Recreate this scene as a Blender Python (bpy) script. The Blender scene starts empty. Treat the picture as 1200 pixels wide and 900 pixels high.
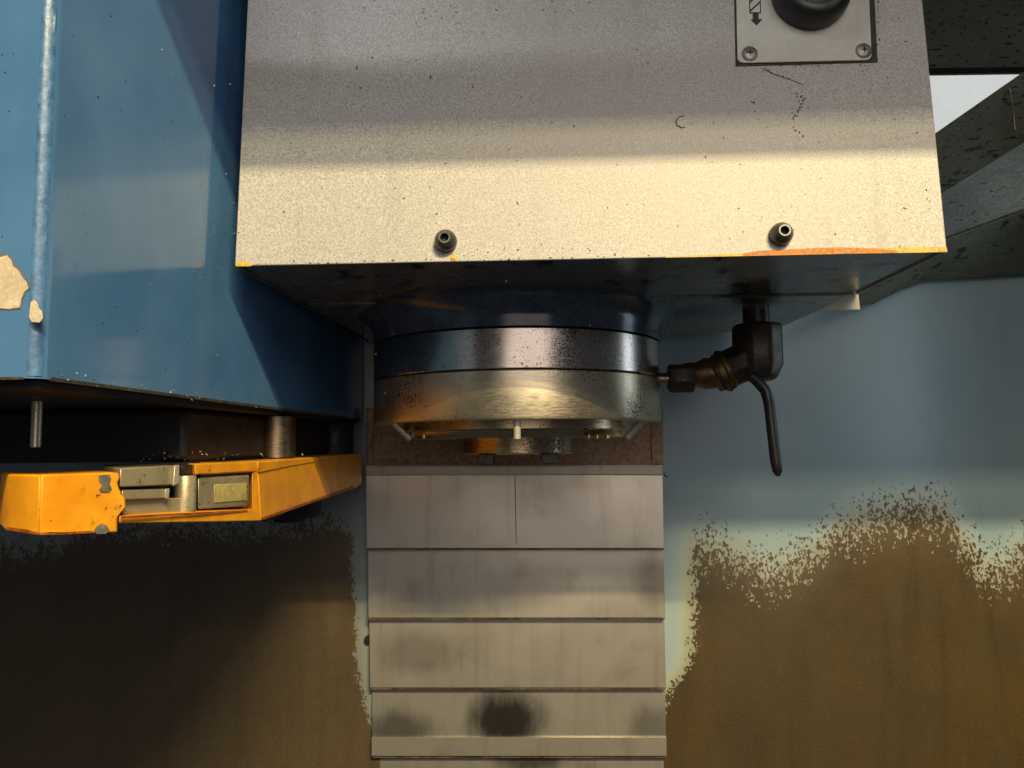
import bpy, bmesh, math, random
from mathutils import Vector, Matrix
R = math.radians
random.seed(7)
scene = bpy.context.scene
col = scene.collection

# ------------------------------------------------------------------ camera
FPX = 870.0
cam_d = bpy.data.cameras.new('camera'); cam = bpy.data.objects.new('camera', cam_d); col.objects.link(cam)
cam_d.sensor_width = 36; cam_d.lens = FPX / 1200 * 36; cam_d.clip_start = 0.01; cam_d.clip_end = 50
CM = Matrix.Rotation(R(2.1), 3, 'Z') @ Matrix.Rotation(R(90 + 4.6), 3, 'X') @ Matrix.Rotation(R(-0.6), 3, 'Z')
cam.matrix_world = CM.to_4x4()
scene.camera = cam

# ------------------------------------------------------------------ world, lamps, exposure
w = bpy.data.worlds.new('World'); scene.world = w; w.use_nodes = True
w.node_tree.nodes['Background'].inputs[0].default_value = (0.75, 0.86, 1.0, 1)
w.node_tree.nodes['Background'].inputs[1].default_value = 0.05
scene.view_settings.view_transform = 'Standard'; scene.view_settings.look = 'None'
scene.view_settings.gamma = 1; scene.view_settings.exposure = 0

def area(name, loc, target, sx, sy, power, colour, roll=0):
    l = bpy.data.lights.new(name, 'AREA'); l.shape = 'RECTANGLE'; l.size = sx; l.size_y = sy
    l.energy = power; l.color = colour
    o = bpy.data.objects.new(name, l); col.objects.link(o)
    o.location = loc
    d = (Vector(target) - Vector(loc)).normalized()
    o.rotation_euler = d.to_track_quat('-Z', 'Y').to_euler()
    return o
# long fluorescent tube in front of the machine, over the operator's head
area('key_tube_lamp', (0.74, -1.45, 1.572), (0.74, 0.5, 0.17), 0.9, 0.03, 86, (1.0, 0.82, 0.45))
area('twin_tube_lamp', (0.74, -1.45, 1.467), (0.74, 0.5, 0.17), 0.9, 0.05, 26, (1.0, 0.82, 0.48))
# the open doorway of the machine: broad soft light from the shop
area('doorway_light', (0.40, -0.9, 0.74), (0.1, 0.6, 0.0), 1.2, 0.6, 8.6, (1.0, 0.93, 0.86))
area('low_reflection_light', (0.25, -1.0, 0.12), (0.0, 0.6, 0.05), 1.0, 0.5, 2.0, (1.0, 0.86, 0.76))  # added low panel, gives the spindle steel something to reflect
# work lamp inside the top of the doorway
area('work_lamp_light', (-0.235, 0.20, 0.50), (-0.15, 0.52, 0.33), 0.12, 0.006, 0.5, (0.93, 0.97, 1.0))
# unseen cool strip lamp, added for the blue stripe on the spindle
area('side_strip_light', (0.555, 0.70, 0.10), (0.0, 0.70, 0.08), 0.09, 0.30, 0.2, (0.70, 0.86, 1.0))

# ------------------------------------------------------------------ helpers
def ray(px, py):
    return CM @ Vector(((px - 600) / FPX, -(py - 450) / FPX, -1.0))
def P(px, py, Y):
    d = ray(px, py); return d * (Y / d.y)
def PH(px, py, h):
    d = ray(px, py); return d * (h / d.z)
def PX(px, py, X):
    d = ray(px, py); return d * (X / d.x)

def new_mesh(name, bm, smooth=False):
    bmesh.ops.recalc_face_normals(bm, faces=bm.faces)
    me = bpy.data.meshes.new(name); bm.to_mesh(me); bm.free()
    if smooth:
        for p in me.polygons: p.use_smooth = True
        me.set_sharp_from_angle(angle=R(38))
    return me
def thing(name, label, cat, base=(0, 0, 0), group=None):
    o = bpy.data.objects.new(name, None); col.objects.link(o); o.location = base
    o.empty_display_size = 0.02
    o['label'] = label; o['category'] = cat
    if group: o['group'] = group
    return o
def part(name, bm, m, parent, label=None, smooth=False, bevel=0, seg=2):
    o = bpy.data.objects.new(name, new_mesh(name, bm, smooth or bevel > 0)); col.objects.link(o)
    o.data.materials.append(m)
    if bevel:
        b = o.modifiers.new('bevel', 'BEVEL'); b.width = bevel; b.segments = seg; b.limit_method = 'ANGLE'
        b.angle_limit = R(35); b.harden_normals = False
    if parent:
        o.parent = parent
        p = parent; off = Vector((0, 0, 0))
        while p: off += p.location; p = p.parent
        o.location = -off                       # meshes are written in machine coordinates
    if label: o['label'] = label
    return o
def slab(poly, vec, bm=None):
    bm = bm or bmesh.new(); vec = Vector(vec)
    a = [bm.verts.new(p) for p in poly]; b = [bm.verts.new(Vector(p) + vec) for p in poly]
    bm.faces.new(a); bm.faces.new(b[::-1]); n = len(a)
    for i in range(n): bm.faces.new((a[i], b[i], b[(i + 1) % n], a[(i + 1) % n]))
    return bm
def bx(x0, x1, y0, y1, z0, z1, bm=None):
    return slab([(x0, y0, z0), (x1, y0, z0), (x1, y0, z1), (x0, y0, z1)], (0, y1 - y0, 0), bm)
def lathe(profile, centre, axis=(0, 0, 1), n=64, bm=None, rot=0, closed=False):
    bm = bm or bmesh.new()
    q = Vector((0, 0, 1)).rotation_difference(Vector(axis).normalized()); c = Vector(centre)
    rings = []
    for r, z in profile:
        if r < 1e-6: rings.append([bm.verts.new(c + q @ Vector((0, 0, z)))])
        else: rings.append([bm.verts.new(c + q @ Vector((r * math.cos(rot + 2 * math.pi * k / n), r * math.sin(rot + 2 * math.pi * k / n), z))) for k in range(n)])
    for a, b in zip(rings, rings[1:]):
        if len(a) == 1 and len(b) == 1: continue
        for k in range(n):
            k2 = (k + 1) % n
            if len(a) == 1: bm.faces.new((a[0], b[k2], b[k]))
            elif len(b) == 1: bm.faces.new((a[k], a[k2], b[0]))
            else: bm.faces.new((a[k], a[k2], b[k2], b[k]))
    return bm
def tube(pts, rad, n=10, bm=None):
    bm = bm or bmesh.new(); rings = []
    pts = [Vector(p) for p in pts]
    for i, p in enumerate(pts):
        d = (pts[min(i + 1, len(pts) - 1)] - pts[max(i - 1, 0)]).normalized()
        q = Vector((0, 0, 1)).rotation_difference(d)
        r = rad[i] if isinstance(rad, (list, tuple)) else rad
        rings.append([bm.verts.new(p + q @ Vector((r * math.cos(2 * math.pi * k / n), r * math.sin(2 * math.pi * k / n), 0))) for k in range(n)])
    for a, b in zip(rings, rings[1:]):
        for k in range(n): bm.faces.new((a[k], a[(k + 1) % n], b[(k + 1) % n], b[k]))
    bm.faces.new(rings[0][::-1]); bm.faces.new(rings[-1])
    return bm

# ------------------------------------------------------------------ materials
class NT:
    def __init__(s, name):
        s.m = bpy.data.materials.new(name); s.m.use_nodes = True; s.t = s.m.node_tree
        s.b = s.t.nodes['Principled BSDF']; s.co = s.t.nodes.new('ShaderNodeTexCoord').outputs['Object']
    def n(s, typ, **kw):
        x = s.t.nodes.new(typ)
        for k, v in kw.items(): setattr(x, k, v)
        return x
    def put(s, sock, v):
        if hasattr(v, 'is_output'): s.t.links.new(v, sock)
        else: sock.default_value = v
    def noise(s, scale, detail=3, rough=0.55, stretch=None, dist=0, off=(0, 0, 0)):
        v = s.co
        if stretch or any(off):
            mp = s.n('ShaderNodeMapping'); s.t.links.new(v, mp.inputs[0])
            mp.inputs['Scale'].default_value = stretch or (1, 1, 1); mp.inputs['Location'].default_value = off; v = mp.outputs[0]
        x = s.n('ShaderNodeTexNoise'); s.t.links.new(v, x.inputs['Vector'])
        x.inputs['Scale'].default_value = scale; x.inputs['Detail'].default_value = detail
        x.inputs['Roughness'].default_value = rough; x.inputs['Distortion'].default_value = dist
        return x.outputs['Fac']
    def math(s, op, a, b=0.0, c=None):
        x = s.n('ShaderNodeMath', operation=op); s.put(x.inputs[0], a); s.put(x.inputs[1], b)
        if c is not None: s.put(x.inputs[2], c)
        return x.outputs[0]
    def ramp(s, v, lo, hi, a=0.0, b=1.0, smooth=True):
        x = s.n('ShaderNodeMapRange'); x.interpolation_type = 'SMOOTHSTEP' if smooth else 'LINEAR'
        s.put(x.inputs['Value'], v); x.inputs['From Min'].default_value = lo; x.inputs['From Max'].default_value = hi
        x.inputs['To Min'].default_value = a; x.inputs['To Max'].default_value = b
        return x.outputs['Result']
    def mix(s, f, a, b):
        x = s.n('ShaderNodeMix', data_type='RGBA'); s.put(x.inputs['Factor'], f)
        for sock, v in ((x.inputs['A'], a), (x.inputs['B'], b)):
            pass
        A = [i for i in x.inputs if i.identifier == 'A_Color'][0]; B = [i for i in x.inputs if i.identifier == 'B_Color'][0]
        s.put(A, (*a, 1) if isinstance(a, tuple) else a); s.put(B, (*b, 1) if isinstance(b, tuple) else b)
        return [o for o in x.outputs if o.identifier == 'Result_Color'][0]
    def xyz(s):
        x = s.n('ShaderNodeSeparateXYZ'); s.t.links.new(s.co, x.inputs[0]); return x.outputs
    def bump(s, h, strength=0.3, dist=0.001):
        x = s.n('ShaderNodeBump'); s.t.links.new(h, x.inputs['Height']); x.inputs['Strength'].default_value = strength
        x.inputs['Distance'].default_value = dist; s.t.links.new(x.outputs[0], s.b.inputs['Normal'])
    def done(s, colour, rough=0.5, metal=0.0, coat=0.0, spec=0.5):
        s.put(s.b.inputs['Base Color'], (*colour, 1) if isinstance(colour, tuple) else colour)
        s.put(s.b.inputs['Roughness'], rough); s.put(s.b.inputs['Metallic'], metal)
        s.b.inputs['Coat Weight'].default_value = coat; s.b.inputs['Coat Roughness'].default_value = 0.08
        s.b.inputs['Specular IOR Level'].default_value = spec
        return s.m
    def curve(s, v, pts):
        x = s.n('ShaderNodeFloatCurve'); s.put(x.inputs['Value'], v)
        c = x.mapping.curves[0]
        c.points[0].location = pts[0]; c.points[1].location = pts[-1]
        for p in pts[1:-1]: c.points.new(*p)
        x.mapping.update(); return x.outputs[0]

def plain(name, c, rough=0.5, metal=0.0, var=0.35, scale=60, bump=0.0, bscale=400, spec=0.5):
    t = NT(name)
    n1 = t.noise(scale, 4); n2 = t.noise(scale * 6, 3)
    f = t.math('MULTIPLY_ADD', n2, 0.5, t.math('MULTIPLY', n1, 0.5))
    lo = tuple(x * (1 - var) for x in c); hi = tuple(min(1, x * (1 + var)) for x in c)
    if bump: t.bump(t.noise(bscale, 2), bump, 0.0006)
    return t.done(t.mix(t.ramp(f, 0.3, 0.7), lo, hi), t.ramp(n1, 0.3, 0.7, rough * 0.8, min(1, rough * 1.25)), metal, spec=spec)

def hammertone():
    t = NT('beige_hammertone_paint')
    g = t.noise(820, 2, 0.5, dist=0.6); big = t.noise(9, 3); fine = t.noise(1500, 1)
    v = t.math('MULTIPLY_ADD', fine, 0.35, t.math('MULTIPLY', g, 0.65))
    c = t.mix(t.ramp(v, 0.34, 0.66), (0.31, 0.29, 0.262), (0.56, 0.54, 0.50))
    c = t.mix(t.ramp(big, 0.35, 0.75, 0, 0.35), c, (0.40, 0.36, 0.335))
    run = t.noise(38, 5, 0.6, stretch=(1, 1, 0.07), off=(2, 0, 0))
    c = t.mix(t.ramp(run, 0.55, 0.8, 0, 0.35), c, (0.25, 0.22, 0.18))
    c = t.mix(t.ramp(t.noise(30, 5, 0.7, stretch=(0.2, 1, 1), off=(7, 0, 1)), 0.6, 0.8, 0, 0.25), c, (0.52, 0.50, 0.46))
    spots = t.ramp(t.noise(260, 1, off=(3, 1, 0)), 0.76, 0.79)
    c = t.mix(spots, c, (0.05, 0.045, 0.04))
    z = t.xyz()[2]
    edge = t.math('MULTIPLY', t.ramp(z, 0.1195, 0.1275, 1, 0), t.ramp(t.noise(70, 4), 0.47, 0.62))
    c = t.mix(edge, c, (0.42, 0.20, 0.04))
    t.bump(g, 0.22, 0.0008)
    return t.done(c, t.ramp(g, 0.3, 0.7, 0.5, 0.62), 0.08, spec=0.35)

def blue_paint():
    t = NT('glossy_blue_paint')
    a = t.noise(14, 4); s = t.noise(330, 2, off=(1, 2, 3)); streak = t.noise(30, 4, stretch=(1, 1, 0.12))
    c = t.mix(t.ramp(a, 0.3, 0.7), (0.055, 0.148, 0.32), (0.075, 0.185, 0.37))
    c = t.mix(t.ramp(streak, 0.55, 0.8, 0, 0.25), c, (0.14, 0.22, 0.32))
    c = t.mix(t.ramp(s, 0.735, 0.76), c, (0.015, 0.02, 0.03))
    t.bump(t.noise(260, 2), 0.05, 0.0005)
    return t.done(c, t.ramp(a, 0.3, 0.7, 0.08, 0.14), 0.0, spec=0.55)

def speckled(name, c, dark, thr=0.62):
    t = NT(name)
    a = t.noise(12, 4); s = t.noise(150, 3, 0.6, stretch=(0.6, 0.35, 1.3)); f = t.noise(400, 2)
    k = t.mix(t.ramp(a, 0.3, 0.75), c, tuple(x * 0.6 for x in c))
    k = t.mix(t.ramp(f, 0.35, 0.7, 0, 0.35), k, tuple(x * 1.5 for x in c))
    k = t.mix(t.ramp(s, thr, thr + 0.05), k, dark)
    t.bump(t.noise(150, 4), 0.4, 0.0015)
    return t.done(k, t.ramp(s, 0.4, 0.7, 0.55, 0.28), 0.0)

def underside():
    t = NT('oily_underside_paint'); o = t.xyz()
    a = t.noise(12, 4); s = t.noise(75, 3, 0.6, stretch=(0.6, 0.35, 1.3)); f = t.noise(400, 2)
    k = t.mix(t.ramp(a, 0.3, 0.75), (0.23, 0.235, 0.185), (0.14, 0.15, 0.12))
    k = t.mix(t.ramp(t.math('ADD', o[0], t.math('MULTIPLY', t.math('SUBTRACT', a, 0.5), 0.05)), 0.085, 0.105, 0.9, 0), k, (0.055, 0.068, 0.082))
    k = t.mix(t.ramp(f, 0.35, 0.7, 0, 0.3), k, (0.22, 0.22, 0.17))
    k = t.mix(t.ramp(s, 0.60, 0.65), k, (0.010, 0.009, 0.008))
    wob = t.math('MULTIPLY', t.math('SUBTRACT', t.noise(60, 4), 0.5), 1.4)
    for (px, py, rx, ry, kk, cc) in ((968, 318, 0.016, 0.008, .95, (0.01, 0.009, 0.008)), (975, 331, 0.012, 0.006, .9, (0.01, 0.009, 0.008)),
                                     (885, 345, 0.042, 0.075, .95, (0.022, 0.013, 0.009)), (830, 365, 0.05, 0.045, .8, (0.02, 0.015, 0.011)),
                                     (1040, 312, 0.018, 0.008, .7, (0.015, 0.013, 0.01)), (425, 345, 0.014, 0.007, .8, (0.01, 0.009, 0.008)), (800, 400, 0.03, 0.05, .9, (0.012, 0.01, 0.009))):
        p = PH(px, py, 0.125)
        dx = t.math('DIVIDE', t.math('SUBTRACT', o[0], p.x), rx); dy = t.math('DIVIDE', t.math('SUBTRACT', o[1], p.y), ry)
        d = t.math('ADD', t.math('SQRT', t.math('ADD', t.math('MULTIPLY', dx, dx), t.math('MULTIPLY', dy, dy))), wob)
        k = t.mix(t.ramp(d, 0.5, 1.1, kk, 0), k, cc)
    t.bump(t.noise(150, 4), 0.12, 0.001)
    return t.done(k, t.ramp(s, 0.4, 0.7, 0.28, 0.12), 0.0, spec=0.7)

def steel(name, c, rough, pits=0.0, rings=0.0, metal=1.0, tint=None, lo=0.66, aniso=0.0):
    t = NT(name); z = t.xyz()[2]
    a = t.noise(18, 3); f = t.noise(700, 2, stretch=(0.15, 0.15, 3))
    k = t.mix(t.ramp(a, 0.3, 0.7), c, tint or tuple(x * 0.75 for x in c))
    r = t.ramp(f, 0.3, 0.7, rough * 0.75, rough * 1.3)
    if pits:
        p = t.noise(620, 3, 0.7, stretch=(1, 1, 0.75)); zone = t.noise(22, 2)
        m = t.ramp(t.math('MULTIPLY_ADD', zone, 0.45, t.math('MULTIPLY', p, 0.75)), lo, lo + 0.03)
        k = t.mix(t.math('MULTIPLY', m, pits), k, (0.045, 0.032, 0.024)); r = t.math('MAXIMUM', r, t.math('MULTIPLY', m, 0.7))
    if rings:
        wv = t.n('ShaderNodeTexWave', bands_direction='Z'); t.t.links.new(t.co, wv.inputs['Vector'])
        wv.inputs['Scale'].default_value = 420; wv.inputs['Distortion'].default_value = 3; wv.inputs['Detail'].default_value = 3
        t.bump(t.math('ADD', wv.outputs['Fac'], t.math('MULTIPLY', f, 0.8)), rings, 0.0005)
    else: t.bump(f, 0.06, 0.0004)
    if aniso:
        tg = t.n('ShaderNodeTangent', direction_type='RADIAL', axis='Z'); t.t.links.new(tg.outputs[0], t.b.inputs['Tangent'])
        t.b.inputs['Anisotropic'].default_value = aniso; t.b.inputs['Anisotropic Rotation'].default_value = 0.25
    return t.done(k, r, metal)

M = {}
M['hammer'] = hammertone()
M['blue'] = blue_paint()
M['weld'] = plain('pale_blue_weld', (0.06, 0.15, 0.31), 0.4, 0, 0.35, 200, 0.4, 260)
M['under'] = underside()
M['beam'] = speckled('speckled_green_grey_paint', (0.15, 0.155, 0.11), (0.02, 0.02, 0.015), 0.58)
M['beam_blue'] = speckled('speckled_blue_grey_paint', (0.27, 0.345, 0.335), (0.03, 0.032, 0.03), 0.60)  # blue grey, made lighter than the beam's dark faces to look lit
M['roof'] = speckled('lightened_green_roof_paint', (0.26, 0.265, 0.19), (0.04, 0.04, 0.03), 0.60)  # beam paint lightened for the roof panel, which gets little light
M['collar'] = plain('dark_blue_oily_paint', (0.05, 0.068, 0.092), 0.16, 0.1, 0.4, 40)
M['ring'] = steel('pitted_spindle_steel', (0.56, 0.50, 0.46), 0.20, 0.9, 0.0, tint=(0.50, 0.40, 0.34), lo=0.655)
M['ring2'] = steel('turned_spindle_steel', (0.70, 0.60, 0.43), 0.37, 0.85, 0.06, metal=0.93, lo=0.695, aniso=0.75)
M['nose'] = steel('brown_spindle_nose_steel', (0.56, 0.43, 0.26), 0.24, 0.5, 0.10)
M['rod'] = steel('bright_rod_steel', (0.74, 0.68, 0.56), 0.3, metal=0.45)
M['black'] = plain('black_oily_metal', (0.008, 0.008, 0.009), 0.6, 0.0, 0.5, 60)
M['black_plastic'] = plain('black_plastic', (0.012, 0.012, 0.012), 0.42, 0, 0.3, 80)
M['iron'] = plain('brown_oily_iron', (0.045, 0.034, 0.027), 0.38, 0.35, 0.5, 70, 0.4, 350)
M['brass'] = plain('dull_brass', (0.17, 0.105, 0.05), 0.4, 0.7, 0.45, 90, 0.3)
M['screw'] = plain('dark_screw_steel', (0.10, 0.095, 0.085), 0.35, 0.7, 0.4, 200)
M['screw2'] = plain('grey_screw_steel', (0.28, 0.25, 0.22), 0.4, 0.7, 0.35, 200)
M['plate'] = plain('off_white_plate', (0.56, 0.54, 0.47), 0.42, 0, 0.08, 40)
M['ink'] = plain('black_print', (0.012, 0.012, 0.012), 0.5, 0, 0.1)
M['grime'] = plain('dark_grime', (0.03, 0.024, 0.018), 0.7, 0, 0.4, 200)
M['rust'] = plain('orange_rust', (0.46, 0.16, 0.015), 0.6, 0, 0.6, 70)
M['rust_y'] = plain('yellow_rust', (0.52, 0.33, 0.06), 0.55, 0, 0.5, 90)
M['primer'] = plain('beige_primer', (0.56, 0.47, 0.34), 0.75, 0, 0.22, 90, 0.4, 200)
M['arm_rust'] = plain('red_brown_arm_rust', (0.30, 0.075, 0.008), 0.6, 0, 0.6, 120)
M['chip_shadow'] = plain('dark_chip_shadow', (0.16, 0.12, 0.08), 0.7, 0, 0.6, 300)
M['edge_grime'] = plain('brown_edge_grime', (0.05, 0.04, 0.026), 0.5, 0, 0.8, 200)
M['shaft'] = steel('dim_shaft_steel', (0.26, 0.20, 0.14), 0.35)
M['cream'] = plain('lit_cream_sheet_paint', (0.82, 0.78, 0.64), 0.5, 0, 0.06, 30)  # paler than the cover paint, its lit look put into the colour
M['chip'] = plain('bright_swarf', (0.75, 0.72, 0.66), 0.2, 0.8, 0.2, 300)
M['bare'] = plain('bare_chipped_metal', (0.30, 0.28, 0.22), 0.4, 0.6, 0.4, 150)
M['jaw'] = steel('gripper_steel', (0.52, 0.44, 0.27), 0.38, 0.8, metal=0.5, lo=0.68)
M['sticker'] = plain('yellowed_pad', (0.62, 0.50, 0.18), 0.5, 0.3, 0.25, 200)
M['white_wall'] = plain('white_workshop_wall', (0.80, 0.83, 0.86), 0.7, 0, 0.03, 3)

def yellow():
    t = NT('worn_yellow_paint')
    a = t.noise(60, 5); s = t.noise(260, 2, off=(2, 0, 1)); b = t.noise(22, 4)
    c = t.mix(t.ramp(a, 0.3, 0.7), (0.72, 0.27, 0.007), (0.82, 0.36, 0.010))
    c = t.mix(t.ramp(b, 0.50, 0.75, 0, 0.8), c, (0.45, 0.135, 0.008))
    c = t.mix(t.ramp(t.noise(110, 5, 0.7, off=(1, 5, 2)), 0.58, 0.78, 0, 0.7), c, (0.16, 0.06, 0.012))
    c = t.mix(t.ramp(s, 0.70, 0.74), c, (0.12, 0.05, 0.012))
    t.bump(t.noise(180, 3), 0.12, 0.0006)
    return t.done(c, t.ramp(a, 0.3, 0.7, 0.35, 0.5))
M['yellow'] = yellow()

# stained rear guards: a coolant/rust film with a spattered upper edge on blue-grey paint
YW = 0.93
def stained(name, xr, zr, top, side, side_dir, paint, paint2, brown, brown2, residue_glow, spread=1.0):
    t = NT(name); o = t.xyz()
    un = t.ramp(o[0], xr[0], xr[1], smooth=False); vn = t.ramp(o[2], zr[0], zr[1], smooth=False)
    H = zr[1] - zr[0]; W = xr[1] - xr[0]
    zb = t.curve(un, [((p.x - xr[0]) / W, (p.z - zr[0]) / H) for p in top])
    mtop = t.math('MULTIPLY', t.math('SUBTRACT', zb, vn), H)            # metres below the top edge
    xs = t.curve(vn, [((p.z - zr[0]) / H, (p.x - xr[0]) / W) for p in side])
    mside = t.math('MULTIPLY', t.math('SUBTRACT', un, xs), W * side_dir)
    vor = t.n('ShaderNodeTexVoronoi'); mp = t.n('ShaderNodeMapping'); t.t.links.new(t.co, mp.inputs[0])
    mp.inputs['Scale'].default_value = (1.25, 0.02, 0.8); mp.inputs['Rotation'].default_value = (0, R(-28), 0)
    t.t.links.new(mp.outputs[0], vor.inputs['Vector']); vor.inputs['Scale'].default_value = 400
    wn = t.n('ShaderNodeSeparateColor'); t.t.links.new(vor.outputs['Color'], wn.inputs[0])
    vor2 = t.n('ShaderNodeTexVoronoi'); t.t.links.new(mp.outputs[0], vor2.inputs['Vector']); vor2.inputs['Scale'].default_value = 190
    wn2 = t.n('ShaderNodeSeparateColor'); t.t.links.new(vor2.outputs['Color'], wn2.inputs[0])
    fleck = t.math('ADD', t.math('MULTIPLY_ADD', t.noise(500, 3, 0.65), 0.4, t.math('MULTIPLY', wn.outputs[0], 0.35)), t.math('MULTIPLY', wn2.outputs[0], 0.25)); med = t.noise(45, 3)
    nz = t.math('ADD', t.math('MULTIPLY', t.math('SUBTRACT', fleck, 0.5), 0.17 * spread), t.math('MULTIPLY', t.math('SUBTRACT', med, 0.5), 0.05))
    a = t.ramp(t.math('ADD', mtop, nz), -0.003, 0.004)
    b = t.ramp(t.math('ADD', mside, t.math('MULTIPLY', nz, 0.22)), -0.0012, 0.0016)
    soft = t.math('MULTIPLY', t.math('MULTIPLY', t.ramp(t.math('ADD', mtop, t.math('MULTIPLY', t.math('SUBTRACT', t.noise(20, 4), 0.5), 0.06)), -0.035, 0.02), t.ramp(mside, -0.02, 0.006)), 0.4)
    mask = t.math('MAXIMUM', t.math('MULTIPLY', a, b), soft)
    big = t.noise(5, 4); big2 = t.noise(11, 4, off=(4, 0, 2)); streak = t.noise(40, 4, stretch=(1, 1, 0.1))
    base = t.mix(t.ramp(big, 0.3, 0.7), paint, paint2)
    base = t.mix(t.ramp(streak, 0.6, 0.8, 0, 0.3), base, tuple(x * 0.7 for x in paint))
    yl = t.math('MULTIPLY', t.ramp(mside, -0.026, -0.002), t.ramp(mtop, -0.03, 0.03))
    base = t.mix(t.math('MULTIPLY', yl, residue_glow), base, (0.44, 0.40, 0.16))
    base = t.mix(t.math('MULTIPLY', t.ramp(mtop, -0.06, 0.0), 0.5 * residue_glow), base, (0.44, 0.52, 0.52))  # lamplit pale band above the film edge, painted into the base
    st = t.mix(t.ramp(big2, 0.3, 0.72), brown, brown2)
    st = t.mix(t.ramp(mtop, 0.0, 0.07, 0.6, 0), st, (0.115, 0.085, 0.055))
    st = t.mix(t.ramp(streak, 0.48, 0.75, 0, 0.6), st, tuple(x * 0.6 for x in brown))
    grit = t.noise(520, 3, 0.7, off=(3, 3, 3))
    st = t.mix(t.ramp(grit, 0.5, 0.75, 0, 0.5), st, tuple(x * 0.45 for x in brown)); st = t.mix(t.ramp(grit, 0.5, 0.28, 0, 0.35), st, tuple(min(1, x * 1.7) for x in brown))
    tide = t.noise(16, 5, 0.7, stretch=(1, 1, 0.4), off=(9, 0, 4)); st = t.mix(t.ramp(tide, 0.52, 0.62, 0, 0.35), st, tuple(x * 1.35 for x in brown2))
    c = t.mix(mask, base, st)
    t.bump(t.math('ADD', mask, t.math('MULTIPLY', grit, 0.6)), 0.25, 0.0006)
    return t.done(c, t.math('MULTIPLY_ADD', mask, 0.12, t.ramp(big, 0.3, 0.7, 0.26, 0.36)), 0.0, spec=0.6)

rt = [P(x, y, YW) for x, y in ((770, 640), (815, 640), (850, 648), (900, 668), (945, 655), (985, 622), (1040, 604), (1110, 603), (1135, 640), (1165, 668), (1190, 655), (1230, 630))]
rs = [P(x, y, YW) for x, y in ((760, 1000), (766, 880), (782, 812), (806, 780), (812, 720), (814, 650), (822, 500))]
M['wall_r'] = stained('stained_blue_guard_paint', (rt[0].x, rt[-1].x), (rs[0].z, rs[-1].z), rt, rs, 1,
                      (0.195, 0.285, 0.325), (0.24, 0.32, 0.34), (0.076, 0.047, 0.014), (0.056, 0.040, 0.017), 1.0)
lt = [P(x, y, YW) for x, y in ((-120, 640), (60, 640), (120, 622), (200, 618), (300, 622), (380, 612), (402, 617), (450, 660))]
ls = [P(x, y, YW) for x, y in ((462, 1000), (446, 880), (426, 820), (417, 740), (412, 640), (405, 500))]
M['wall_l'] = stained('stained_lifted_guard_paint', (lt[0].x, lt[-1].x), (ls[0].z, ls[-1].z), lt, ls, -1,  # left guard in lighter tones, lifting its shade by colour
                      (0.24, 0.28, 0.28), (0.28, 0.32, 0.31), (0.10, 0.069, 0.033), (0.085, 0.06, 0.031), 0.10, 0.5)

def cover_mat(smudged=True):
    t = NT('smudged_cover_steel'); o = t.xyz()
    a = t.noise(8, 4); st = t.noise(70, 4, stretch=(1, 1, 0.06)); f = t.noise(900, 2, stretch=(0.2, 1, 1))
    c = t.mix(t.ramp(a, 0.3, 0.7), (0.60, 0.54, 0.44), (0.53, 0.485, 0.41))
    c = t.mix(t.ramp(st, 0.5, 0.8, 0, 0.32), c, (0.21, 0.165, 0.10))
    c = t.mix(t.ramp(t.noise(26, 5, 0.65, off=(5, 0, 3)), 0.48, 0.78, 0, 0.35), c, (0.28, 0.22, 0.13))
    c = t.mix(t.ramp(t.noise(300, 3, 0.7), 0.58, 0.78, 0, 0.25), c, (0.2, 0.16, 0.10))
    wob = t.math('MULTIPLY', t.math('SUBTRACT', t.noise(60, 5, 0.65, stretch=(1, 1, 0.3)), 0.5), 0.9)
    for (px, py, rx, ry, k) in ((592, 852, 46, 34, 0.95), (460, 866, 46, 24, 0.65), (768, 866, 28, 32, 0.5), (488, 770, 52, 26, 0.35),
                                (770, 680, 34, 30, 0.45), (622, 900, 44, 20, 0.75), (620, 690, 60, 26, 0.2)) if smudged else ():
        p = P(px, py, 0.90); k2 = 0.90 / FPX
        dx = t.math('DIVIDE', t.math('SUBTRACT', o[0], p.x), rx * k2); dz = t.math('DIVIDE', t.math('SUBTRACT', o[2], p.z), ry * k2)
        d = t.math('ADD', t.math('SQRT', t.math('ADD', t.math('MULTIPLY', dx, dx), t.math('MULTIPLY', dz, dz))), wob)
        c = t.mix(t.ramp(d, 0.4, 1.35, k, 0), c, (0.035, 0.03, 0.027))
    t.bump(f, 0.08, 0.0004)
    return t.done(c, t.ramp(a, 0.3, 0.7, 0.30, 0.40), 0.75)
M['cover'] = cover_mat(); M['lip'] = cover_mat(False)
M['cover_rust'] = plain('rusty_bracket_steel', (0.20, 0.125, 0.075), 0.42, 0.5, 0.6, 30, 0.3, 250)

# ------------------------------------------------------------------ setting: workshop seen through the gap
wall = bpy.data.objects.new('workshop_wall', new_mesh('workshop_wall', bx(0.4, 5.0, 3.6, 3.7, 0.2, 4.2))); col.objects.link(wall)
wall.data.materials.append(M['white_wall']); wall['kind'] = 'structure'
wall['label'] = 'pale white workshop wall seen through the gap'
area('gap_fill_light', (2.2, 2.3, 1.9), (2.2, 3.6, 1.6), 1.6, 0.8, 12, (0.78, 0.89, 1.0))  # unseen lamp added to brighten the wall in the gap

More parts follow.
